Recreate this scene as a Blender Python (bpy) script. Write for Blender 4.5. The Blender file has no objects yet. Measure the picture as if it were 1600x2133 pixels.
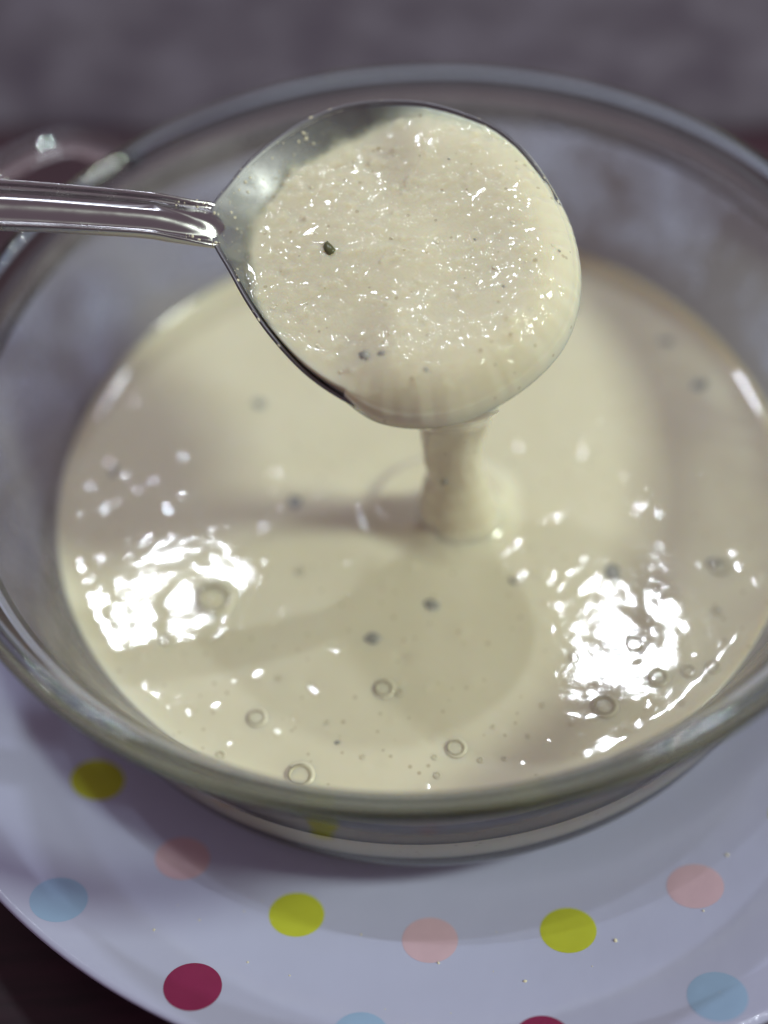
import bpy, bmesh, math, random
import numpy as np
from mathutils import Vector, Matrix

random.seed(7)
rng = np.random.default_rng(7)
sc = bpy.context.scene
COL = sc.collection

# all sizes below are centimetres measured from the centre of the glass rim;
# ZT lifts them so that the table top is z = 0, and everything is stored in metres
ZT = 7.9
def W(x, y, z):
    return Vector((x * .01, y * .01, (z + ZT) * .01))

# ------------------------------------------------------------------ camera
PITCH, ROLL, DIST = .918, -.099, 26.792
cp, sp = math.cos(PITCH), math.sin(PITCH)
X = Vector((1, 0, 0)); U = Vector((0, sp, cp)); FW = Vector((0, cp, -sp))
cr, sr = math.cos(ROLL), math.sin(ROLL)
xc = cr * X + sr * U
yc = -sr * X + cr * U
cam_d = bpy.data.cameras.new('camera')
cam = bpy.data.objects.new('camera', cam_d)
COL.objects.link(cam)
loc = W(-.942, -4.128 - DIST * cp, DIST * sp)
M = Matrix((xc, yc, -FW)).transposed().to_4x4()
M.translation = loc
cam.matrix_world = M
cam_d.sensor_fit = 'VERTICAL'
cam_d.sensor_height = 36
cam_d.lens = 2800 / 2133 * 36
cam_d.clip_start = .005
cam_d.clip_end = 20
cam_d.dof.use_dof = True
cam_d.dof.focus_distance = .2705
cam_d.dof.aperture_fstop = cam_d.lens / 15.5
sc.camera = cam

# ------------------------------------------------------------------ light
world = bpy.data.worlds.new('World')
sc.world = world
world.use_nodes = True
bg = world.node_tree.nodes['Background']
bg.inputs[0].default_value = (.57, .43, .50, 1)
bg.inputs[1].default_value = .34

def area(name, direction, dist, sx, sy, power, col, target=(0, -3, -4.2), spread=180):
    d = Vector(direction).normalized()
    t = W(*target)
    l = bpy.data.lights.new(name, 'AREA')
    l.shape = 'RECTANGLE'; l.size = sx; l.size_y = sy
    l.energy = power; l.color = col; l.spread = math.radians(spread)
    o = bpy.data.objects.new(name, l)
    COL.objects.link(o)
    o.location = t + d * dist
    o.rotation_euler = (-d).to_track_quat('-Z', 'Y').to_euler()
    return o
area('ceiling_lamp', (-.156, .562, .812), 1.5, .085, .022, 3.2, (.84, .92, 1.0), (-5, -3.6, -4.2))
area('ceiling_lamp', (.158, .507, .846), 1.5, .035, .055, 3.4, (.85, .92, 1.0), (4.3, -4.4, -4.2))
area('table_lamp', (.755, -.19, .62), 1.5, .22, .22, 14.5, (.89, 1.0, .83), (0, 0, -2))

sc.view_settings.view_transform = 'Standard'
sc.view_settings.look = 'None'
sc.view_settings.exposure = .08
sc.view_settings.gamma = 1
sc.render.engine = 'CYCLES'
cy = sc.cycles
cy.use_denoising = True
cy.max_bounces = 12; cy.transmission_bounces = 10; cy.transparent_max_bounces = 16
cy.diffuse_bounces = 4; cy.glossy_bounces = 6
cy.caustics_reflective = True; cy.caustics_refractive = True
cy.blur_glossy = 0
cy.sample_clamp_indirect = 4.0

# ------------------------------------------------------------------ helpers
def props(o, label=None, cat=None, group=None, kind=None):
    if label: o['label'] = label
    if cat: o['category'] = cat
    if group: o['group'] = group
    if kind: o['kind'] = kind
    return o
def empty(name, x, y, z):
    o = bpy.data.objects.new(name, None)
    o.empty_display_size = .02
    COL.objects.link(o); o.location = W(x, y, z)
    return o
def wloc(o):
    v = Vector((0, 0, 0))
    while o is not None:
        v = v + o.location; o = o.parent
    return v
def build(name, verts, faces, mats, parent=None, origin=None, smooth=True, fmat=None):
    """verts in cm of the scene frame; origin (cm) is the object's own base point"""
    v = np.asarray(verts, float)
    org = np.array(origin if origin is not None else (0, 0, -ZT), float)
    if parent is not None and origin is None:
        pw = wloc(parent); org = np.array([pw.x * 100, pw.y * 100, pw.z * 100 - ZT])
    me = bpy.data.meshes.new(name)
    me.from_pydata(((v - org) * .01).tolist(), [], [tuple(f) for f in faces])
    for m in (mats if isinstance(mats, (list, tuple)) else [mats]):
        me.materials.append(m)
    if fmat is not None:
        me.polygons.foreach_set('material_index', fmat)
    if smooth:
        me.polygons.foreach_set('use_smooth', [True] * len(me.polygons))
    me.validate(); me.update()
    o = bpy.data.objects.new(name, me)
    COL.objects.link(o)
    w = W(*org)
    if parent is not None:
        o.parent = parent; o.location = w - wloc(parent)
    else:
        o.location = w
    return o
def catmull(P, n):
    P = np.asarray(P, float)
    Q = np.vstack([2 * P[0] - P[1], P, 2 * P[-1] - P[-2]])
    out = []
    for i in range(len(P) - 1):
        a, b, c, d = Q[i:i + 4]
        for t in np.linspace(0, 1, n, endpoint=False):
            out.append(.5 * ((2 * b) + (c - a) * t + (2 * a - 5 * b + 4 * c - d) * t * t + (3 * b - a - 3 * c + d) * t ** 3))
    out.append(P[-1])
    return np.array(out)
def lathe(prof, nseg, ctr=(0, 0)):
    """closed solid of revolution: the profile starts and ends on the axis"""
    prof = np.asarray(prof, float)
    a = np.linspace(0, 2 * math.pi, nseg, endpoint=False)
    mid = prof[1:-1]
    v = [(ctr[0], ctr[1], prof[0][1])]
    for r, z in mid:
        v += [(ctr[0] + r * math.cos(t), ctr[1] + r * math.sin(t), z) for t in a]
    v.append((ctr[0], ctr[1], prof[-1][1]))
    f = []
    n = len(mid)
    for j in range(nseg):
        k = (j + 1) % nseg
        f.append((0, 1 + k, 1 + j))
        for i in range(n - 1):
            f.append((1 + i * nseg + j, 1 + i * nseg + k, 1 + (i + 1) * nseg + k, 1 + (i + 1) * nseg + j))
        f.append((1 + (n - 1) * nseg + j, 1 + (n - 1) * nseg + k, len(v) - 1))
    return v, f
def loft(rings, cap=True):
    rings = np.asarray(rings, float)
    n, m = rings.shape[:2]
    v = rings.reshape(-1, 3).tolist()
    f = []
    for i in range(n - 1):
        for j in range(m):
            k = (j + 1) % m
            f.append((i * m + j, i * m + k, (i + 1) * m + k, (i + 1) * m + j))
    if cap:
        f.append(tuple(range(m - 1, -1, -1)))
        f.append(tuple((n - 1) * m + j for j in range(m)))
    return v, f
_perm = rng.permutation(512)
_gr = rng.uniform(0, 2 * math.pi, 512)
def noise(x, y, seed=0):
    x = np.asarray(x, float) + seed * 17.3; y = np.asarray(y, float) - seed * 9.1
    xi = np.floor(x).astype(int); yi = np.floor(y).astype(int)
    xf = x - xi; yf = y - yi
    u = xf ** 3 * (xf * (xf * 6 - 15) + 10); v = yf ** 3 * (yf * (yf * 6 - 15) + 10)
    def g(i, j):
        h = _gr[_perm[(_perm[(xi + i) & 511 & 511] + yi + j) & 511]]
        return np.cos(h) * (xf - i) + np.sin(h) * (yf - j)
    a = g(0, 0) * (1 - u) + g(1, 0) * u
    b = g(0, 1) * (1 - u) + g(1, 1) * u
    return 1.5 * (a * (1 - v) + b * v)
def smooth(a, b, x):
    t = np.clip((np.asarray(x, float) - a) / (b - a), 0, 1)
    return t * t * (3 - 2 * t)

# ------------------------------------------------------------------ materials
class NT:
    def __init__(s, name):
        s.m = bpy.data.materials.new(name); s.m.use_nodes = True
        s.t = s.m.node_tree; s.n = s.t.nodes; s.l = s.t.links
        s.b = s.n['Principled BSDF']; s.out = s.n['Material Output']
    def add(s, typ, **kw):
        n = s.n.new(typ)
        for k, v in kw.items():
            if k in n.inputs: n.inputs[k].default_value = v
            else: setattr(n, k, v)
        return n
    def link(s, a, b): s.l.new(a, b)
    def noise(s, scale, detail=3, rough=.5, stretch=None):
        co = s.add('ShaderNodeTexCoord')
        n = s.add('ShaderNodeTexNoise')
        n.inputs['Scale'].default_value = scale; n.inputs['Detail'].default_value = detail
        n.inputs['Roughness'].default_value = rough
        if stretch:
            mp = s.add('ShaderNodeMapping'); mp.inputs['Scale'].default_value = stretch
            s.link(co.outputs['Object'], mp.inputs[0]); s.link(mp.outputs[0], n.inputs['Vector'])
        else:
            s.link(co.outputs['Object'], n.inputs['Vector'])
        return n
    def ramp(s, src, stops):
        r = s.add('ShaderNodeValToRGB')
        e = r.color_ramp.elements
        while len(e) < len(stops): e.new(.5)
        for q, (p, c) in zip(e, stops):
            q.position = p; q.color = c if len(c) == 4 else (*c, 1)
        s.link(src, r.inputs[0])
        return r
    def bump(s, src, strength, dist):
        b = s.add('ShaderNodeBump'); b.inputs['Strength'].default_value = strength
        b.inputs['Distance'].default_value = dist
        s.link(src, b.inputs['Height'])
        return b
def P(nt, **kw):
    for k, v in kw.items():
        nt.b.inputs[k.replace('_', ' ')].default_value = v

def make_batter(name, film=False, bump=.000014, sss=.7, rough=.05, wet=(300, (1, 1, 1))):
    nt = NT(name)
    n1 = nt.noise(45, 4, .6)
    r = nt.ramp(n1.outputs[0], [(.25, (.735, .68, .51)), (.55, (.77, .72, .555)), (.8, (.80, .755, .61))])
    # scattered grains of flour and ground seasoning
    vo = nt.add('ShaderNodeTexVoronoi'); vo.inputs['Scale'].default_value = 300
    co = nt.add('ShaderNodeTexCoord'); nt.link(co.outputs['Object'], vo.inputs['Vector'])
    gate = nt.noise(260, 1)
    sub = nt.add('ShaderNodeMath', operation='MULTIPLY_ADD')
    nt.link(gate.outputs[0], sub.inputs[0]); sub.inputs[1].default_value = -.20
    nt.link(vo.outputs['Distance'], sub.inputs[2])
    gr = nt.ramp(sub.outputs[0], [(.0, (.55, .55, .55)), (.02, (0, 0, 0))])
    mx = nt.add('ShaderNodeMix', data_type='RGBA')
    nt.link(gr.outputs[0], mx.inputs[0]); nt.link(r.outputs[0], mx.inputs[6])
    mx.inputs[7].default_value = (.42, .34, .2, 1)
    nt.link(mx.outputs[2], nt.b.inputs['Base Color'])
    P(nt, Roughness=.6, IOR=1.42, Specular_IOR_Level=0.0, Subsurface_Weight=sss, Subsurface_Scale=.004,
      Coat_Weight=1.0, Coat_Roughness=rough, Coat_IOR=1.42)
    nt.b.inputs['Subsurface Radius'].default_value = (1.0, .75, .42)
    # the wet skin has its own fine relief: bubbles just under the surface and drag marks
    n2 = nt.noise(wet[0], 2, .55, wet[1])
    n3 = nt.noise(wet[0] * 2.7, 1, .5, wet[1])
    ad = nt.add('ShaderNodeMath', operation='MULTIPLY_ADD'); ad.inputs[1].default_value = .35
    nt.link(n3.outputs[0], ad.inputs[0]); nt.link(n2.outputs[0], ad.inputs[2])
    b = nt.bump(ad.outputs[0], 1.0, bump)
    nt.link(b.outputs[0], nt.b.inputs['Coat Normal'])
    if film:
        bn = nt.add('ShaderNodeAttribute', attribute_name='body_normal')
        nt.link(bn.outputs['Vector'], nt.b.inputs['Normal'])
        at = nt.add('ShaderNodeAttribute', attribute_name='cover')
        tr = nt.add('ShaderNodeBsdfTransparent')
        ms = nt.add('ShaderNodeMixShader')
        nt.link(at.outputs['Fac'], ms.inputs[0]); nt.link(tr.outputs[0], ms.inputs[1])
        nt.link(nt.b.outputs[0], ms.inputs[2]); nt.link(ms.outputs[0], nt.out.inputs['Surface'])
    return nt.m
MAT_BATTER = make_batter('cream_batter')
MAT_FROTH = make_batter('wet_batter_froth', sss=0, rough=.06, bump=.00002)
MAT_SPOONFUL = make_batter('cream_batter_thinning', film=True, bump=.000012, sss=1.0, wet=(500, (1, 2.0, 2.0)))

def make_film():
    nt = NT('batter_smear')
    n = nt.noise(60, 5, .65)
    at = nt.add('ShaderNodeAttribute', attribute_name='cover')
    r = nt.ramp(n.outputs[0], [(.32, (.45,) * 3), (.68, (1,) * 3)])
    mu = nt.add('ShaderNodeMath', operation='MULTIPLY')
    nt.link(r.outputs[0], mu.inputs[0]); nt.link(at.outputs['Fac'], mu.inputs[1])
    P(nt, Base_Color=(.50, .48, .50, 1), Roughness=.35)
    tl = nt.add('ShaderNodeBsdfTranslucent'); tl.inputs[0].default_value = (.5, .48, .49, 1)
    mh = nt.add('ShaderNodeMixShader'); mh.inputs[0].default_value = .5
    nt.link(nt.b.outputs[0], mh.inputs[1]); nt.link(tl.outputs[0], mh.inputs[2])
    tr = nt.add('ShaderNodeBsdfTransparent'); ms = nt.add('ShaderNodeMixShader')
    nt.link(mu.outputs[0], ms.inputs[0]); nt.link(tr.outputs[0], ms.inputs[1])
    nt.link(mh.outputs[0], ms.inputs[2]); nt.link(ms.outputs[0], nt.out.inputs['Surface'])
    return nt.m
MAT_FILM = make_film()

def glass(name, density):
    nt = NT(name)
    P(nt, Base_Color=(.98, .99, .98, 1), Roughness=.0, IOR=1.47, Transmission_Weight=1.0)
    va = nt.add('ShaderNodeVolumeAbsorption'); va.inputs['Color'].default_value = (.40, .48, .38, 1)
    va.inputs['Density'].default_value = density
    nt.link(va.outputs[0], nt.out.inputs['Volume'])
    return nt.m
MAT_RIM = glass('thick_green_edged_glass', 100)
MAT_GLASS = glass('clear_glass', 12)

# the thin wall: light goes straight through, with the mirror gloss of its two faces
nt = NT('clear_glass_wall')
ge = nt.add('ShaderNodeNewGeometry')
ior = nt.add('ShaderNodeMix', data_type='FLOAT'); ior.inputs[2].default_value = 1.47; ior.inputs[3].default_value = 1 / 1.47
nt.link(ge.outputs['Backfacing'], ior.inputs[0])
fr = nt.add('ShaderNodeFresnel'); nt.link(ior.outputs[0], fr.inputs[0])
gl = nt.add('ShaderNodeBsdfGlossy'); gl.inputs['Roughness'].default_value = .01
tr = nt.add('ShaderNodeBsdfTransparent'); tr.inputs[0].default_value = (.945, .96, .945, 1)
ms = nt.add('ShaderNodeMixShader')
nt.link(fr.outputs[0], ms.inputs[0]); nt.link(tr.outputs[0], ms.inputs[1]); nt.link(gl.outputs[0], ms.inputs[2])
nt.link(ms.outputs[0], nt.out.inputs['Surface'])
MAT_WALL = nt.m

nt = NT('bubble_skin')
fr = nt.add('ShaderNodeFresnel'); fr.inputs[0].default_value = 1.2
gl = nt.add('ShaderNodeBsdfGlossy'); gl.inputs['Roughness'].default_value = .05
tr = nt.add('ShaderNodeBsdfTransparent'); ms = nt.add('ShaderNodeMixShader')
tr.inputs[0].default_value = (.99, .985, .97, 1)
nt.link(fr.outputs[0], ms.inputs[0]); nt.link(tr.outputs[0], ms.inputs[1]); nt.link(gl.outputs[0], ms.inputs[2])
nt.link(ms.outputs[0], nt.out.inputs['Surface'])
MAT_BUBBLE = nt.m

nt = NT('polished_steel')
n = nt.noise(900, 2, .5, (1, 12, 12)); b = nt.bump(n.outputs[0], .12, .00005)
nt.link(b.outputs[0], nt.b.inputs['Normal'])
n2 = nt.noise(160, 4, .6); r = nt.ramp(n2.outputs[0], [(.35, (.20,) * 3), (.75, (.30,) * 3)])
nt.link(r.outputs[0], nt.b.inputs['Roughness'])
P(nt, Base_Color=(.46, .455, .475, 1), Metallic=1.0)
tg = nt.add('ShaderNodeTangent', direction_type='RADIAL', axis='X')
nt.link(tg.outputs[0], nt.b.inputs['Tangent'])
P(nt, Anisotropic=.93, Anisotropic_Rotation=.25)
MAT_STEEL = nt.m
MAT_STEEL_DULL = nt.m.copy(); MAT_STEEL_DULL.name = 'filmed_steel_glare_darkened'
MAT_STEEL_DULL.node_tree.nodes['Principled BSDF'].inputs['Anisotropic'].default_value = 0
MAT_STEEL_DULL.node_tree.nodes['Principled BSDF'].inputs['Base Color'].default_value = (.21, .205, .22, 1)  # base darkened to hold down the lamp's reflection; roughness stands for the film
for n_ in MAT_STEEL_DULL.node_tree.nodes:
    if n_.type == 'VALTORGB':
        n_.color_ramp.elements[0].color = (.38, .38, .38, 1); n_.color_ramp.elements[1].color = (.52, .52, .52, 1)

nt = NT('white_porcelain')
P(nt, Base_Color=(.50, .515, .73, 1), Roughness=.09, IOR=1.5, Coat_Weight=.4, Coat_Roughness=.05)
n = nt.noise(55, 3, .55, (1.6, .8, 1)); b = nt.bump(n.outputs[0], .25, .0008)
nt.link(b.outputs[0], nt.b.inputs['Normal']); nt.link(b.outputs[0], nt.b.inputs['Coat Normal'])
MAT_PLATE = nt.m
def dotmat(name, c):
    nt = NT(name)
    n = nt.noise(150, 3)
    r = nt.ramp(n.outputs[0], [(.3, tuple(x * .93 for x in c)), (.7, c)])
    nt.link(r.outputs[0], nt.b.inputs['Base Color'])
    P(nt, Roughness=.18, IOR=1.5)
    return nt.m
DOTM = {'green': dotmat('lime_glaze', (.54, .57, .05)), 'pink': dotmat('pink_glaze', (.66, .46, .55)),
        'blue': dotmat('blue_glaze', (.34, .49, .74)), 'magenta': dotmat('magenta_glaze', (.28, .025, .10))}

nt = NT('dark_maroon_table')
n = nt.noise(30, 5, .6, (1, 8, 1))
r = nt.ramp(n.outputs[0], [(.3, (.014, .004, .008)), (.7, (.050, .011, .024))])
nt.link(r.outputs[0], nt.b.inputs['Base Color']); P(nt, Roughness=.38)
b = nt.bump(n.outputs[0], .2, .0003); nt.link(b.outputs[0], nt.b.inputs['Normal'])
MAT_TABLE = nt.m

nt = NT('grey_lilac_cloth')
n = nt.noise(38, 5, .65)
r = nt.ramp(n.outputs[0], [(.28, (.052, .037, .060)), (.5, (.094, .078, .104)), (.72, (.15, .132, .172))])
nt.link(r.outputs[0], nt.b.inputs['Base Color']); P(nt, Roughness=.9)
w = nt.noise(900, 2); b = nt.bump(w.outputs[0], .6, .001); nt.link(b.outputs[0], nt.b.inputs['Normal'])
MAT_CLOTH = nt.m

def herb(name, c):
    nt = NT(name)
    n = nt.noise(700, 3)
    r = nt.ramp(n.outputs[0], [(.3, tuple(x * .7 for x in c)), (.7, c)])
    nt.link(r.outputs[0], nt.b.inputs['Base Color']); P(nt, Roughness=.3)
    return nt.m
MAT_HERB = herb('dark_herb', (.40, .39, .35))
MAT_SEED = herb('olive_seed', (.13, .13, .06))

# ------------------------------------------------------------------ setting: table and cloth
tb = []
for z in (-7.9, -11.5):
    tb += [(-70, -60, z), (70, -60, z), (70, 60, z), (-70, 60, z)]
o = build('tabletop', tb, [(0, 1, 2, 3), (7, 6, 5, 4), (0, 4, 5, 1), (1, 5, 6, 2), (2, 6, 7, 3), (3, 7, 4, 0)], MAT_TABLE, smooth=False, origin=(0, 0, -7.9))
props(o, 'dark maroon table top under the plate and cloth', kind='structure')

# soft grey cloth lying across the table behind the plate
nu, nv = 150, 90
gx = np.linspace(-45, 45, nu); gy = np.linspace(0, 32, nv)
GX, GY = np.meshgrid(gx, gy)
edge = 18.6 - .158 * GX + .35 * noise(GX * .12, GX * 0, 5)
YY = GY + edge
hh = .35 + .55 * (noise(GX * .11, YY * .16, 3) + .5 * noise(GX * .3, YY * .33, 4)) * smooth(0, 3, GY)
hh = np.maximum(hh, .10)
top = np.stack([GX, YY, -7.9 + .02 + hh * smooth(-.4, .8, GY)], -1).reshape(-1, 3)
bot = top.copy(); bot[:, 2] = -7.895
fs = []
N = nu * nv
for i in range(nv - 1):
    for j in range(nu - 1):
        a = i * nu + j
        fs.append((a, a + 1, a + nu + 1, a + nu)); fs.append((N + a, N + a + nu, N + a + nu + 1, N + a + 1))
for j in range(nu - 1):
    fs.append((j, N + j, N + j + 1, j + 1)); q = (nv - 1) * nu + j
    fs.append((q, q + 1, N + q + 1, N + q))
for i in range(nv - 1):
    q = i * nu; fs.append((q, q + nu, N + q + nu, N + q)); q = i * nu + nu - 1
    fs.append((q, N + q, N + q + nu, q + nu))
o = build('cloth', np.vstack([top, bot]), fs, MAT_CLOTH, origin=(0, 30, -7.9))
props(o, 'soft grey lilac cloth lying behind the plate, out of focus', 'cloth')

# ------------------------------------------------------------------ plate
PC = (.88, .35)
def zplate(r):
    r = np.asarray(r, float)
    t = np.clip((r - 8.2) / 1.5, 0, 1)
    return np.where(r < 9.7, -7.5 + .55 * t ** 1.6 * (1.6 - .6 * t), -6.95 + .0 + 2.05 * np.clip((r - 9.7) / 4.4, 0, 1) ** 1.12)
prof = [(0, -7.5)] + [(r, float(zplate(r))) for r in np.concatenate([np.linspace(2, 8.0, 8), np.linspace(8.1, 14.0, 48)])]
lip = [(14.1, -4.90), (14.2, -4.89), (14.26, -4.95), (14.24, -5.06), (14.1, -5.16)]
under = [(r, float(zplate(r)) - .36) for r in np.linspace(13.7, 10.0, 12)] + [(9.5, -7.5), (8.9, -7.72), (8.6, -7.89), (8.2, -7.89), (8.0, -7.78), (6, -7.76), (0, -7.76)]
v, f = lathe(prof + lip + under, 256, PC)
f = [tuple(reversed(q)) for q in f]
plate = build('plate', v, f, MAT_PLATE, origin=(PC[0], PC[1], -7.9))
props(plate, 'white glazed dinner plate with coloured polka dots under the glass bowl', 'plate')
def dot(ang, rad, size, mat, label):
    ca, sa = math.cos(math.radians(ang)), math.sin(math.radians(ang))
    vs, fs = [], []
    nr, ns = 5, 40
    for k in range(nr + 1):
        for j in range(ns):
            t = 2 * math.pi * j / ns
            rr = size * k / nr
            a, b = rad + rr * math.cos(t) * .97, rr * math.sin(t)
            x, y = ca * a - sa * b, sa * a + ca * b
            lift = .012 if k < nr else .004
            vs.append((PC[0] + x, PC[1] + y, float(zplate(math.hypot(x, y))) + lift))
    for k in range(nr):
        for j in range(ns):
            q = (j + 1) % ns
            if k == 0: fs.append((j, ns + j, ns + q))
            else: fs.append((k * ns + j, (k + 1) * ns + j, (k + 1) * ns + q, k * ns + q))
    o = build('polka_dot', vs, fs, mat, parent=plate)
    o['label'] = label
for k in range(0, 8):
    if not -3 < k < 11: continue
    c = 'green' if k % 2 == 0 else 'pink'
    dot(-144.3 + 15.05 * k, 11.0, .585, DOTM[c], {'green': 'lime green dot', 'pink': 'dusty pink dot'}[c])
    c = 'blue' if k % 2 == 0 else 'magenta'
    dot(-133.9 + 14.9 * k, 13.42, .565, DOTM[c], {'blue': 'pale blue dot', 'magenta': 'deep magenta dot'}[c])

vs, fs = [], []
for k in range(26):                                             # dried specks spilt on the rim of the plate
    a = math.radians(random.uniform(-128, -62)); r = random.uniform(10.6, 13.8); q = .012 + .04 * random.random() ** 2.5
    c = (PC[0] + r * math.cos(a), PC[1] + r * math.sin(a), float(zplate(r)))
    b0 = len(vs); ph = random.uniform(0, 6)
    for rr_, zz in ((1, -.01), (.85, .3), (.45, .55)):
        vs += [(c[0] + q * rr_ * math.cos(t + ph) * (1 + .25 * math.sin(2 * t)), c[1] + q * rr_ * math.sin(t + ph), c[2] + .005 + q * zz) for t in np.linspace(0, 2 * math.pi, 8, endpoint=False)]
    for i in range(2):
        for j in range(8):
            fs.append((b0 + i * 8 + j, b0 + i * 8 + (j + 1) % 8, b0 + (i + 1) * 8 + (j + 1) % 8, b0 + (i + 1) * 8 + j))
    fs.append(tuple(b0 + 16 + j for j in range(8)))
props(build('dried_specks', vs, fs, MAT_FROTH, parent=plate), kind='stuff')

# ------------------------------------------------------------------ glass bowl
outer = [(5.8, -7.48), (7.0, -7.43), (8.0, -7.2), (8.75, -6.68), (9.13, -5.95), (9.25, -5.1), (9.33, -4.1), (9.46, -3.0), (9.72, -1.8), (9.97, -1.0), (10.2, -.70), (10.5, -.58), (10.68, -.40), (10.72, -.16), (10.63, .02), (10.5, .05), (10.44, -.01), (10.38, -.02),
         (10.31, -.02), (10.25, -.12)]
inner = [(10.25, -.12), (10.02, -.55), (9.66, -1.3), (9.2, -2.7), (8.83, -3.9), (8.65, -4.7), (8.35, -5.6), (7.85, -6.25), (7.1, -6.7), (6.2, -6.92), (5.4, -6.98)]
po = catmull(outer, 6); pi_ = catmull(inner, 8)[1:]
prof = [(0, -7.48)] + [tuple(p) for p in po] + [tuple(p) for p in pi_] + [(0, -6.98)]
def rin(z):
    q = pi_[np.argsort(pi_[:, 1])]
    return np.interp(z, q[:, 1], q[:, 0])
bowl = empty('glass_bowl', 0, 0, -7.48)
props(bowl, 'round clear glass casserole bowl with thick rim standing on the dotted plate', 'bowl')
v, f = lathe(prof, 320)
def orient(o):
    bm = bmesh.new(); bm.from_mesh(o.data); bmesh.ops.recalc_face_normals(bm, faces=bm.faces); bm.to_mesh(o.data); bm.free()
fm = [(0 if max(v[i][2] for i in q) >= -.9 else 1 if max(v[i][2] for i in q) > -4.3 else 2) for q in f]
o = build('bowl_body', v, f, [MAT_RIM, MAT_WALL, MAT_GLASS], parent=bowl, fmat=fm); orient(o); orient(plate)
def bowl_handle(az0, az1):
    a0, a1 = math.radians(az0), math.radians(az1)
    am = (a0 + a1) / 2
    ctl = [(10.70, a0), (11.5, a0 + .02), (12.6, a0 + .055), (13.15, a0 + .16), (13.35, am), (13.15, a1 - .16), (12.6, a1 - .055), (11.5, a1 - .02), (10.70, a1)]
    path = catmull([(r * math.cos(a), r * math.sin(a), -.40 - .10 * math.sin((i / 8) * math.pi)) for i, (r, a) in enumerate(ctl)], 8)
    rings = []
    for i, p in enumerate(path):
        t = path[min(i + 1, len(path) - 1)] - path[max(i - 1, 0)]
        t /= np.linalg.norm(t)
        side = np.cross(t, (0, 0, 1)); side /= np.linalg.norm(side)
        up = np.cross(side, t)
        rings.append([p + side * .42 * math.cos(q) + up * .24 * math.sin(q) for q in np.linspace(0, 2 * math.pi, 20, endpoint=False)])
    v, f = loft(rings)
    o = build('bowl_handle', v, f, MAT_GLASS, parent=bowl); orient(o)
bowl_handle(128, 166)

# ------------------------------------------------------------------ batter in the bowl
ZL = -4.2
SC = (.74, -1.45)          # where the stream lands
def splat(x, y, bumps):
    h = np.zeros_like(x)
    fx, fy, fh = x.ravel(), y.ravel(), h.ravel()
    order = np.argsort(fx); sx_ = fx[order]
    for bx, by, br, bh in bumps:
        a, b = np.searchsorted(sx_, (bx - 2.2 * br, bx + 2.2 * br))
        ii = order[a:b]
        q = ((fx[ii] - bx) ** 2 + (fy[ii] - by) ** 2) / (br * br)
        fh[ii] += bh * np.exp(-q) * (q < 4.8)
    return fh.reshape(x.shape)
BUMPS = []
for k in range(620):                                            # stray lumps and half-burst bubbles
    a_, r_ = random.uniform(0, 2 * math.pi), 8.2 * math.sqrt(random.random())
    q_ = .05 + .13 * random.random() ** 2.5
    if float(noise(np.array(r_ * math.cos(a_) * .7), np.array(r_ * math.sin(a_) * .7), 51)) < random.uniform(-.6, .3): continue
    BUMPS.append((r_ * math.cos(a_), r_ * math.sin(a_), q_, q_ * random.uniform(.04, .16) * random.choice((1, 1, -1))))
def hpool(x, y):
    r = np.hypot(x, y)
    rw = float(rin(ZL))
    h = .006 * noise(x * .45, y * .45, 1) + .0085 * noise(x * .8, y * .8, 2) + .0019 * noise(x * 2.9, y * 2.9, 3) * (1 + .8 * noise(x * .5, y * .5, 8)) \
        + .0006 * noise(x * 6.2, y * 6.2, 4)
    if np.ndim(x) > 0: h = h + splat(x, y, BUMPS)
    h = h + .16 * np.exp(-(rw - r) / .16)                        # meniscus
    # thick ring of folded batter around the stream
    e = np.hypot((x - .42) / 1.78, (y + .78) / 1.38)
    ed = e + .05 * noise(x * .9, y * .9, 6)
    h = h + .19 * smooth(1.10, .80, ed) + .02 * np.exp(-((ed - .84) / .12) ** 2) - .02 * np.exp(-((ed - 1.18) / .12) ** 2)
    s = np.hypot((x - SC[0]) / 1.25, (y - SC[1]) / 1.0)
    h = h + .50 * smooth(1.35, .2, s)
    return h
nr, ns = 330, 800
rr = np.concatenate([np.linspace(0, 1, nr - 40) ** .9 * 8.2, np.linspace(8.23, 1, 1) * 0 + 8.23, np.linspace(8.25, float(rin(ZL)) + .02, 39)])
tt = np.linspace(0, 2 * math.pi, ns, endpoint=False)
R_, T_ = np.meshgrid(rr[1:], tt, indexing='ij')
px, py = R_ * np.cos(T_), R_ * np.sin(T_)
hz = ZL + hpool(px, py)
verts = [(0, 0, ZL + float(hpool(np.array(0.), np.array(0.))))] + np.stack([px, py, hz], -1).reshape(-1, 3).tolist()
faces = [(0, 1 + j, 1 + (j + 1) % ns) for j in range(ns)]
nrr = len(rr) - 1
for i in range(nrr - 1):
    b0, b1 = 1 + i * ns, 1 + (i + 1) * ns
    for j in range(ns):
        k = (j + 1) % ns
        faces.append((b0 + j, b1 + j, b1 + k, b0 + k))
last = 1 + (nrr - 1) * ns
side = [(float(rin(z)) + .02, z) for z in np.linspace(-4.25, -6.9, 22)] + [(5.4, -7.0)]
for r, z in side:
    nb = len(verts)
    verts += [(r * math.cos(t), r * math.sin(t), z) for t in tt]
    for j in range(ns):
        k = (j + 1) % ns
        faces.append((last + j, nb + j, nb + k, last + k))
    last = nb
verts.append((0, 0, -7.0))
for j in range(ns):
    faces.append((last + j, len(verts) - 1, last + (j + 1) % ns))
batter = build('batter', verts, faces, MAT_BATTER, origin=(0, 0, -7.0))
props(batter, 'pool of cream batter with bubbles and dark flecks filling the glass bowl', 'batter')

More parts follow.
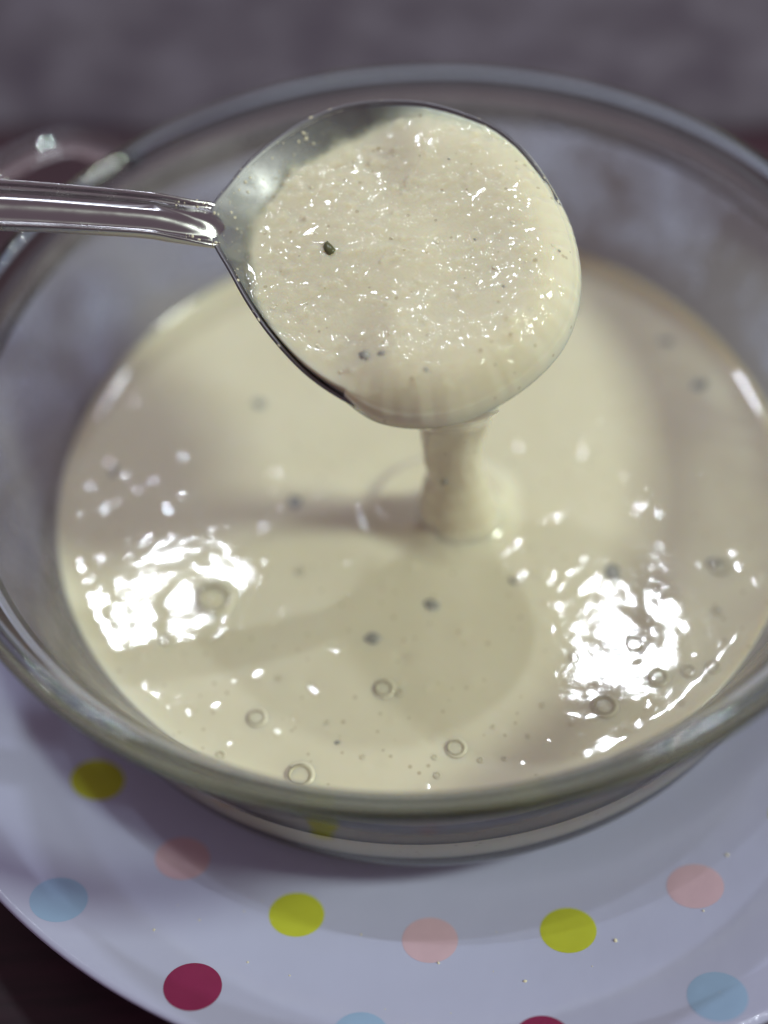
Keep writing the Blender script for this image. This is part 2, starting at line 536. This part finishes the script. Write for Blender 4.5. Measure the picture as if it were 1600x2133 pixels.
# milky smear left on the glass above the batter
zs = np.linspace(ZL + .02, -.5, 36)
vs, cov, fs = [], [], []
for i, z in enumerate(zs):
    for t in tt[::2]:
        r = float(rin(z)) - .012
        vs.append((r * math.cos(t), r * math.sin(t), z))
        k = (z - ZL) / 3.7
        w = .5 + .5 * float(noise(np.array(t * 3.0), np.array(k * 2.), 11))
        cov.append(min(1, .84 + .6 * math.exp(-((z - ZL) / (.22 + .35 * w))) + .5 * (w - .5) - .28 * k) * (1 - .6 * max(0, -math.sin(t)) ** .5) * (1 + .8 * max(0, math.cos(t))))  # coverage shaped for the light: thin in front, thick on the right to dim it
m = len(tt[::2])
for i in range(len(zs) - 1):
    for j in range(m):
        k = (j + 1) % m
        fs.append((i * m + j, (i + 1) * m + j, (i + 1) * m + k, i * m + k))
o = build('smear', vs, fs, MAT_FILM, parent=batter)
at = o.data.attributes.new('cover', 'FLOAT', 'POINT'); at.data.foreach_set('value', cov)
o['label'] = 'thin milky smear of batter on the glass above the pool'

def bubble(x, y, r, parent=None, squash=.75):
    z0 = ZL + float(hpool(np.array(x), np.array(y)))
    vs, fs, fm = [], [], []
    n = 20
    # little collar of batter round the foot of the bubble
    for k in range(8):
        a = 2 * math.pi * k / 8
        for j in range(n):
            t = 2 * math.pi * j / n
            q = r + r * .26 * math.cos(a)
            vs.append((x + q * math.cos(t), y + q * math.sin(t), z0 + r * .17 * math.sin(a)))
    for k in range(8):
        for j in range(n):
            fs.append((k * n + j, ((k + 1) % 8) * n + j, ((k + 1) % 8) * n + (j + 1) % n, k * n + (j + 1) % n)); fm.append(0)
    b = len(vs)
    for k in range(6):
        a = (math.pi / 2) * k / 6
        for j in range(n):
            t = 2 * math.pi * j / n
            vs.append((x + r * math.cos(a) * math.cos(t), y + r * math.cos(a) * math.sin(t), z0 + r * squash * math.sin(a)))
    vs.append((x, y, z0 + r * squash))
    for k in range(5):
        for j in range(n):
            fs.append((b + k * n + j, b + k * n + (j + 1) % n, b + (k + 1) * n + (j + 1) % n, b + (k + 1) * n + j)); fm.append(1)
    for j in range(n):
        fs.append((b + 5 * n + j, b + 5 * n + (j + 1) % n, len(vs) - 1)); fm.append(1)
    return build('bubble', vs, fs, [MAT_FROTH, MAT_BUBBLE], parent=parent, fmat=fm)
for x, y, r in [(-5.01, -2.96, .40), (-4.1, -6.12, .19), (-3.23, -7.58, .26), (-1.32, -5.72, .20), (.07, -7.31, .19), (-.4, -7.47, .055),
                (.54, -7.64, .055), (-.39, -7.89, .07), (1.04, -7.66, .045), (2.55, -7.01, .05), (5.79, -6.0, .14), (3.32, -6.66, .24),
                (2.91, -5.42, .11), (4.57, -6.1, .2), (5.26, -6.03, .14), (4.94, -6.79, .055), (-4.89, -6.95, .09), (6.54, -3.42, .2),
                (2.01, -6.51, .05), (-1.0, -5.85, .08), (5.55, -6.25, .07), (-2.6, -6.4, .05), (-3.6, -5.2, .06), (1.6, -7.2, .04),
                (.9, -6.9, .04), (-1.9, -7.3, .05), (4.2, -5.2, .16), (-6.1, -3.9, .12), (6.2, -4.6, .10), (-3.0, -2.4, .10)]:
    bubble(x, y, r, batter)

def flake(name, p, rx, ry, rz, ang, mat, parent, nrm=None):
    """a ragged little leaf fragment, half sunk"""
    bm = bmesh.new()
    bmesh.ops.create_icosphere(bm, subdivisions=2, radius=1)
    n = Vector(nrm) if nrm is not None else Vector((0, 0, 1))
    q = n.to_track_quat('Z', 'Y').to_matrix() @ Matrix.Rotation(ang, 3, 'Z')
    vs = []
    for w in bm.verts:
        k = 1 + .22 * random.uniform(-1, 1)
        c = q @ Vector((w.co.x * rx * k, w.co.y * ry * k, w.co.z * rz))
        vs.append((p[0] + c.x, p[1] + c.y, p[2] + c.z))
    fs = [tuple(w.index for w in g.verts) for g in bm.faces]
    bm.free()
    return build(name, vs, fs, mat, parent=parent)
for x, y, s in [(-3.85, 2.97, .17), (-3.05, -.34, .19), (.48, -1.95, .15), (6.76, 3.74, .17), (7.3, 2.1, .2), (4.1, -3.26, .2), (-.07, -3.68, .16),
                (6.41, -3.27, .15), (-1.49, -4.41, .17), (4.57, 5.3, .17), (1.84, -3.25, .09), (-7.5, 1.17, .14), (-2.4, -6.9, .06), (3.1, 4.2, .1)]:
    z = ZL + float(hpool(np.array(x), np.array(y)))
    flake('herb_flake', (x, y, z - .012), s * 1.25, s * .85, .035, random.uniform(0, 6), MAT_HERB, batter)

# ------------------------------------------------------------------ spoon
TILT = math.radians(18)
SO = np.array([.2147, -.1536, 2.7095])                  # middle of the spoon bowl, in its rim plane
su = np.array([1., 0, 0]); sv = np.array([0, math.cos(TILT), math.sin(TILT)]); sn = np.cross(su, sv)
def SP(u, v, n=0):
    return SO + su * u + sv * v + sn * n
OUT = [(-4.1, 1.51), (-4.0, 1.95), (-3.65, 2.39), (-3.23, 2.87), (-2.59, 3.38), (-1.85, 3.8), (-1.12, 4.03), (-.3, 4.05), (.5, 3.91), (1.27, 3.57), (1.93, 3.13),
       (2.45, 2.47), (2.84, 1.6), (3.1, .65), (3.14, -.33), (2.96, -1.18), (2.58, -1.9), (2.0, -2.47), (1.3, -2.9), (.51, -3.2), (-.24, -3.25),
       (-.97, -3.08), (-1.68, -2.67), (-2.39, -2.02), (-2.99, -1.18), (-3.42, -.38), (-3.76, .42), (-4.03, 1.05)]
SCN = np.array([-.25, .38])
ctl = np.array(OUT + OUT[:1])
dense = catmull(ctl, 14)[:-1] - SCN
ang = np.unwrap(np.arctan2(dense[:, 1], dense[:, 0]))
rad = np.hypot(dense[:, 0], dense[:, 1])
if ang[0] > ang[-1]: ang, rad = ang[::-1], rad[::-1]
def rout(t):
    a = (np.asarray(t) - ang[0]) % (2 * math.pi) + ang[0]
    A = np.concatenate([ang, [ang[0] + 2 * math.pi]]); Rr = np.concatenate([rad, [rad[0]]])
    return np.interp(a, A, Rr)
DEP = 1.55
def dspoon(rho, th):
    """depth of the metal under the rim plane; the wall runs out flat towards the neck"""
    nk = np.exp(-((np.angle(np.exp(1j * (np.asarray(th) - 2.86)))) / .42) ** 2)
    base = -DEP * (1 - np.clip(rho, 0, 1) ** 2.3)
    return base * (1 - .5 * nk * smooth(.35, .95, rho))
spoon = empty('spoon', *SP(-.25, .28, -DEP))
props(spoon, 'polished steel spoon held level above the bowl, pouring batter', 'spoon')
nth, nrh = 240, 48
th = np.linspace(0, 2 * math.pi, nth, endpoint=False)
rings = []
rhos = np.linspace(.0, 1, nrh) ** .8
TH = rout(th)
def ring(rho, off, grow=0):
    r = rho * TH + grow
    u = SCN[0] + r * np.cos(th); v = SCN[1] + r * np.sin(th)
    n = dspoon(rho, th) + off
    return SO + np.outer(u, su) + np.outer(v, sv) + np.outer(n, sn)
for r in rhos[1:]: rings.append(ring(r, 0))
rings.append(ring(1, .012, .03)); rings.append(ring(1, -.015, .065)); rings.append(ring(1, -.06, .06))
for r in rhos[1:][::-1]: rings.append(ring(r, -.11, .03 * r))
v, f = loft(rings)
o = build('spoon_bowl', v, f, MAT_STEEL_DULL, parent=spoon); orient(o)

# handle: a shallow channel with raised borders, rising to the left
HP = catmull([(-2.66, 1.6, 1.7), (-3.2, 1.42, 2.55), (-3.74, 1.285, 3.09), (-4.25, 1.22, 3.33), (-4.71, 1.23, 3.49), (-5.17, 1.24, 3.63), (-6.57, 1.27, 3.93), (-7.95, 1.33, 4.16), (-10.69, 1.39, 4.58), (-14.28, 1.43, 5.06), (-17.8, 1.48, 5.48)], 8)
HW = np.interp(HP[:, 0], [-17, -8, -5.2, -4.3, -3.9, -3.2], [.66, .555, .50, .51, .54, .40])
crs = [(-1.0, -.02), (-.97, .055), (-.90, .075), (-.82, .05), (-.74, -.005), (-.60, .0), (-.4, .06), (-.2, .10), (0, .115), (.2, .10), (.4, .06), (.6, .0), (.74, -.005),
       (.82, .05), (.90, .075), (.97, .055), (1.0, -.02), (.96, -.10), (.8, -.14), (.4, -.10), (0, -.08), (-.4, -.10), (-.8, -.14), (-.96, -.10)]
crs = catmull(crs + crs[:1], 3)[:-1]
rings = []
for i, p in enumerate(HP):
    t = HP[min(i + 1, len(HP) - 1)] - HP[max(i - 1, 0)]; t /= np.linalg.norm(t)
    side = sv - t * (sv @ t); side /= np.linalg.norm(side)
    up = np.cross(side, t); up = up if up @ sn > 0 else -up
    k = float(smooth(-3.5, -4.8, p[0]))
    rings.append([p + side * HW[i] * a + up * (b * (.45 + .9 * k)) for a, b in crs])
v, f = loft(rings)
o = build('handle', v, f, MAT_STEEL, parent=spoon); orient(o)

# ------------------------------------------------------------------ batter in the spoon, and the stream
ED = np.array([-.42, .91])
def hspoonful(u, v, rho, t, relief=True):
    d = np.stack([u, v], -1) @ ED
    L = .05 - .143 * d + .02 * noise(u * .5, v * .5, 21)
    fw = smooth(-.45, .1, np.cos(t - math.radians(-12)))        # where it swells over the edge
    L = L + .24 * smooth(1.0, .0, rho) + fw * .34 * smooth(.2, .85, rho) * np.exp(-(np.maximum(rho - .8, 0) / .4) ** 2)
    end = -.22 + .05 * noise(t * 14, t * 0, 22)
    s = np.clip((rho - .62) / (1.035 - .62), 0, 1)
    rolled = end + (L - end) * np.sqrt(np.clip(1 - s ** 2.7, 0, 1))
    H = L * (1 - fw) + rolled * fw
    if not relief: return H, fw
    H = H + .018 * noise(u * 1.3, v * 2.2, 23) + .009 * noise(u * 2.4, v * 4.6, 24) + .003 * noise(u * 5, v * 9, 25)
    return H, fw
nth2, nrh2 = 640, 230
t2 = np.linspace(0, 2 * math.pi, nth2, endpoint=False); q2 = np.linspace(0, 1.035, nrh2)[1:]
Q, T = np.meshgrid(q2, t2, indexing='ij')
fw0 = smooth(.0, .95, smooth(-.45, .1, np.cos(T - math.radians(-12))))
RR = rout(T) * np.where(Q > .985, .985 + (Q - .985) * fw0, Q) + (Q > 1) * .02 * fw0
Uu = SCN[0] + RR * np.cos(T); Vv = SCN[1] + RR * np.sin(T)
H, fwt = hspoonful(Uu, Vv, Q, T)
D = dspoon(Q, T)
Hs = hspoonful(Uu, Vv, Q, T, False)[0]
Ps = SO + Uu[..., None] * su + Vv[..., None] * sv + Hs[..., None] * sn
dr = np.gradient(Ps, axis=0); dt_ = np.roll(Ps, -1, 1) - np.roll(Ps, 1, 1)
NM = np.cross(dr, dt_); NM /= np.linalg.norm(NM, axis=-1, keepdims=True) + 1e-9
NM[(NM @ sn) < 0] *= -1
FROTH = []
while len(FROTH) < 3200:
    u_, v_ = random.uniform(-3.8, 3.1), random.uniform(-3.2, 4.0)
    cl = float(noise(np.array(u_ * .8), np.array(v_ * 2.0), 41)) + .6 * float(noise(np.array(u_ * 1.7), np.array(v_ * 4.6), 42))
    if cl < random.uniform(-.45, .55): continue
    q_ = .032 + .095 * random.random() ** 2.2
    FROTH.append((u_, v_, q_, q_ * random.uniform(.10, .34) * random.choice((1, 1, 1, -.7))))
H = H + splat(Uu, Vv, FROTH) * smooth(1.0, .93, Q)
lowered = np.where(Q > 1, -.16, D - .02)
thick = H - D
inside = np.where((Q > .985) & (fwt < .35), D - .03, H)
kf = .10
film = D + kf * np.logaddexp(0, (inside - D) / kf) + .004
Ht = np.where(Q > 1, np.maximum(inside, lowered), np.where(Q > .985, np.maximum(inside, D - .02), film))
thick = np.where(Q > 1, .5, Ht - D)
cover = smooth(-.02, .19, thick + .03 * noise(Uu * 2.2, Vv * 2.2, 26)) * .97 + .03 * (thick > .1)
cover = np.maximum(cover, fwt * (Q > .9))
cover = np.maximum(cover, .34 * smooth(-2.5, -3.5, Uu) * smooth(-.35, .3, noise(Uu * 2.6, Vv * 2.6, 27) + .2))
cover = np.maximum(cover, .16 * smooth(-.3, .5, noise(Uu * 1.2, Vv * 1.2, 28)))
Pt = SO + Uu[..., None] * su + Vv[..., None] * sv + Ht[..., None] * sn
Pb = SO + Uu[..., None] * su + Vv[..., None] * sv + (np.minimum(Ht, lowered) - .05)[..., None] * sn
h0 = float(hspoonful(np.array([SCN[0]]), np.array([SCN[1]]), np.array([0.]), np.array([0.]))[0][0])
verts = [SP(SCN[0], SCN[1], h0).tolist(), SP(SCN[0], SCN[1], -DEP - .06).tolist()]
B0 = 2; verts += Pt.reshape(-1, 3).tolist(); B1 = len(verts); verts += Pb.reshape(-1, 3).tolist()
faces = []
n2 = nrh2 - 1
for j in range(nth2):
    k = (j + 1) % nth2
    faces.append((0, B0 + j, B0 + k)); faces.append((1, B1 + k, B1 + j))
    for i in range(n2 - 1):
        a, b = i * nth2, (i + 1) * nth2
        faces.append((B0 + a + j, B0 + b + j, B0 + b + k, B0 + a + k))
        faces.append((B1 + a + j, B1 + a + k, B1 + b + k, B1 + b + j))
    a = (n2 - 1) * nth2
    faces.append((B0 + a + j, B1 + a + j, B1 + a + k, B0 + a + k))
org = SP(-.25, .28, -DEP)
spoonful = build('spoonful_of_batter', verts, faces, MAT_SPOONFUL, origin=org)
at = spoonful.data.attributes.new('cover', 'FLOAT', 'POINT')
at.data.foreach_set('value', np.concatenate([[1, 1], cover.reshape(-1), cover.reshape(-1)]).astype(float))
mac = np.concatenate([[sn, -sn], NM.reshape(-1, 3), -NM.reshape(-1, 3)])
at = spoonful.data.attributes.new('body_normal', 'FLOAT_VECTOR', 'POINT'); at.data.foreach_set('vector', mac.reshape(-1).astype(np.float32))
orient(spoonful)
props(spoonful, 'frothy cream batter heaped in the steel spoon and running off its front edge', 'batter')

# stream
ST = np.array([(1.5, .72, -3.02, .80, .10), (1.1, .72, -2.72, .80, .24), (.6, .72, -2.30, .80, .36), (.1, .73, -1.92, .79, .44), (-.35, .73, -1.70, .77, .50), (-.8, .71, -1.58, .72, .50),
               (-1.3, .70, -1.52, .665, .50), (-1.8, .71, -1.5, .655, .50), (-2.15, .735, -1.48, .66, .50), (-2.5, .73, -1.46, .71, .52), (-2.9, .75, -1.45, .80, .56),
               (-3.3, .77, -1.45, .87, .61), (-3.65, .77, -1.45, .95, .68), (-3.95, .77, -1.45, 1.05, .77), (-4.3, .76, -1.45, 1.15, .85)])
cs = catmull(ST, 9)
rings = []
na = 72
for z, cx, cy_, rx, ry in cs:
    a = np.linspace(0, 2 * math.pi, na, endpoint=False)
    wob = 1 + (.018 * math.sin(z * 9) * float(smooth(-1.9, -2.9, z))) + .05 * noise(np.cos(a) * 1.3 + 3, np.sin(a) * 1.3 + z * .9, 31) + .018 * noise(np.cos(a) * 3, np.sin(a) * 3 + z * 1.5, 32)
    # a fold on the left side
    notch = 1 - .09 * np.exp(-((z + 2.2) / .28) ** 2) * np.exp(-((np.angle(np.exp(1j * (a - math.pi * 1.08)))) / .5) ** 2)
    rings.append(np.stack([cx + rx * wob * notch * np.cos(a), cy_ + ry * wob * np.sin(a), 0 * a + z], -1))
v, f = loft(rings)
o = build('stream', v, f, MAT_BATTER, parent=spoonful); orient(o)
o['label'] = 'thick stream of batter running down into the bowl'
flake('herb_flake', (.45, -1.98, -1.95), .10, .07, .04, .3, MAT_HERB, spoonful, (0, -1, .2))

# froth: hundreds of tiny bubbles on the spoonful, in loose streaks
def point_on(u, v):
    d = np.array([u, v]) - SCN
    t = math.atan2(d[1], d[0]); rho = math.hypot(*d) / float(rout(t))
    h = float(hspoonful(np.array([u]), np.array([v]), np.array([rho]), np.array([t]))[0][0])
    return h, rho, h - float(dspoon(rho, t)), t
_dome = []
def add_dome(vs, fs, c, nrm, r, sx, sz, rot):
    q = np.array(Vector(nrm).to_track_quat('Z', 'Y').to_matrix() @ Matrix.Rotation(rot, 3, 'Z'))
    b = len(vs); n = 10
    for k in range(4):
        a = (math.pi / 2) * k / 4 - .15
        for j in range(n):
            t = 2 * math.pi * j / n
            p = np.array((r * sx * math.cos(a) * math.cos(t), r * math.cos(a) * math.sin(t), r * sz * math.sin(a)))
            vs.append((c + q @ p).tolist())
    vs.append((c + q @ np.array((0, 0, r * sz))).tolist())
    for k in range(3):
        for j in range(n):
            fs.append((b + k * n + j, b + k * n + (j + 1) % n, b + (k + 1) * n + (j + 1) % n, b + (k + 1) * n + j))
    for j in range(n):
        fs.append((b + 3 * n + j, b + 3 * n + (j + 1) % n, len(vs) - 1))
def surf_normal(u, v):
    e = .03
    hx = (point_on(u + e, v)[0] - point_on(u - e, v)[0]) / (2 * e); hy = (point_on(u, v + e)[0] - point_on(u, v - e)[0]) / (2 * e)
    n = -hx * su - hy * sv + sn
    return n / np.linalg.norm(n)
vs, fs = [], []
cnt = 0
while cnt < 90:
    u, v = random.uniform(-3.6, 3.1), random.uniform(-3.0, 3.5)
    h, rho, tk, t = point_on(u, v)
    if rho > .97 or tk < .05: continue
    c = float(noise(np.array(u * .75), np.array(v * 2.0), 41)) + .6 * float(noise(np.array(u * 1.6), np.array(v * 4.5), 42))
    if c < random.uniform(-.35, .45): continue
    if v < -1.9 and random.random() < .6: continue
    r = .014 + .035 * random.random() ** 2
    add_dome(vs, fs, SP(u, v, h), surf_normal(u, v), r, random.uniform(1, 1.7), random.uniform(.15, .35), random.uniform(-.5, .5))
    cnt += 1
o = build('froth', vs, fs, MAT_FROTH, parent=spoonful)
props(o, kind='stuff')

# droplets clinging to the bare steel and to the neck of the handle
vs, fs = [], []
cnt = 0
while cnt < 190:
    if cnt < 130:
        u, v = random.uniform(-3.9, 2.0), random.uniform(-.8, 3.6)
        h, rho, tk, t = point_on(u, v)
        if rho > 1.0 or rho < .45 or tk > .06: continue
        c = SP(u, v, float(dspoon(rho, t)))
        e = .04
        g = (float(dspoon(min(rho + e, 1), t)) - float(dspoon(rho - e, t))) / (2 * e * float(rout(t)))
        nrm = sn - g * (math.cos(t) * su + math.sin(t) * sv)
        r = .008 + .03 * random.random() ** 3
    else:
        k = random.random()
        i = int(8 + 22 * k ** 1.6)
        sgn = random.uniform(-1, 1); sgn = math.copysign(abs(sgn) ** .4, sgn)
        c = HP[i] + sv * HW[i] * sgn * .97 + sn * (.06 if abs(sgn) > .75 else .03); nrm = sn
        r = .008 + .022 * random.random() ** 2
    add_dome(vs, fs, np.asarray(c), nrm / np.linalg.norm(nrm), r, random.uniform(1, 1.5), random.uniform(.4, .8), random.uniform(0, 3))
    cnt += 1
# beads along the rim of the spoon
for k in range(45):
    t = random.uniform(0, 2 * math.pi)
    if -1.9 < t - math.radians(300) < .0 or random.random() < .75:
        r = .008 + .02 * random.random() ** 2
        rr_ = float(rout(t)) + .04
        c = SP(SCN[0] + rr_ * math.cos(t), SCN[1] + rr_ * math.sin(t), .0)
        add_dome(vs, fs, c, sn, r, 2.2, .7, t + math.pi / 2)
o = build('splatter', vs, fs, MAT_FROTH, parent=spoon)
props(o, kind='stuff')

# seasoning in the spoonful
def on_spoonful(u, v, sink=0):
    h, rho, tk, t = point_on(u, v)
    return SP(u, v, h - sink), surf_normal(u, v)
p, n_ = on_spoonful(-1.75, .66, -.02)
o = flake('seed_husk', p, .19, .105, .075, -.15, MAT_SEED, spoonful, n_)
for u, v, s in [(-1.25, -2.0, .15), (-.9, -2.05, .1), (-.13, -2.65, .14), (1.2, .35, .06), (2.8, -.15, .05), (.9, 2.4, .05), (1.6, -.9, .05)]:
    p, n_ = on_spoonful(u, v, .012)
    flake('herb_flake', p, s, s * .7, .03, random.uniform(0, 6), MAT_HERB, spoonful, n_)
# pass the spoonful's own cover value on to meshes that share its material
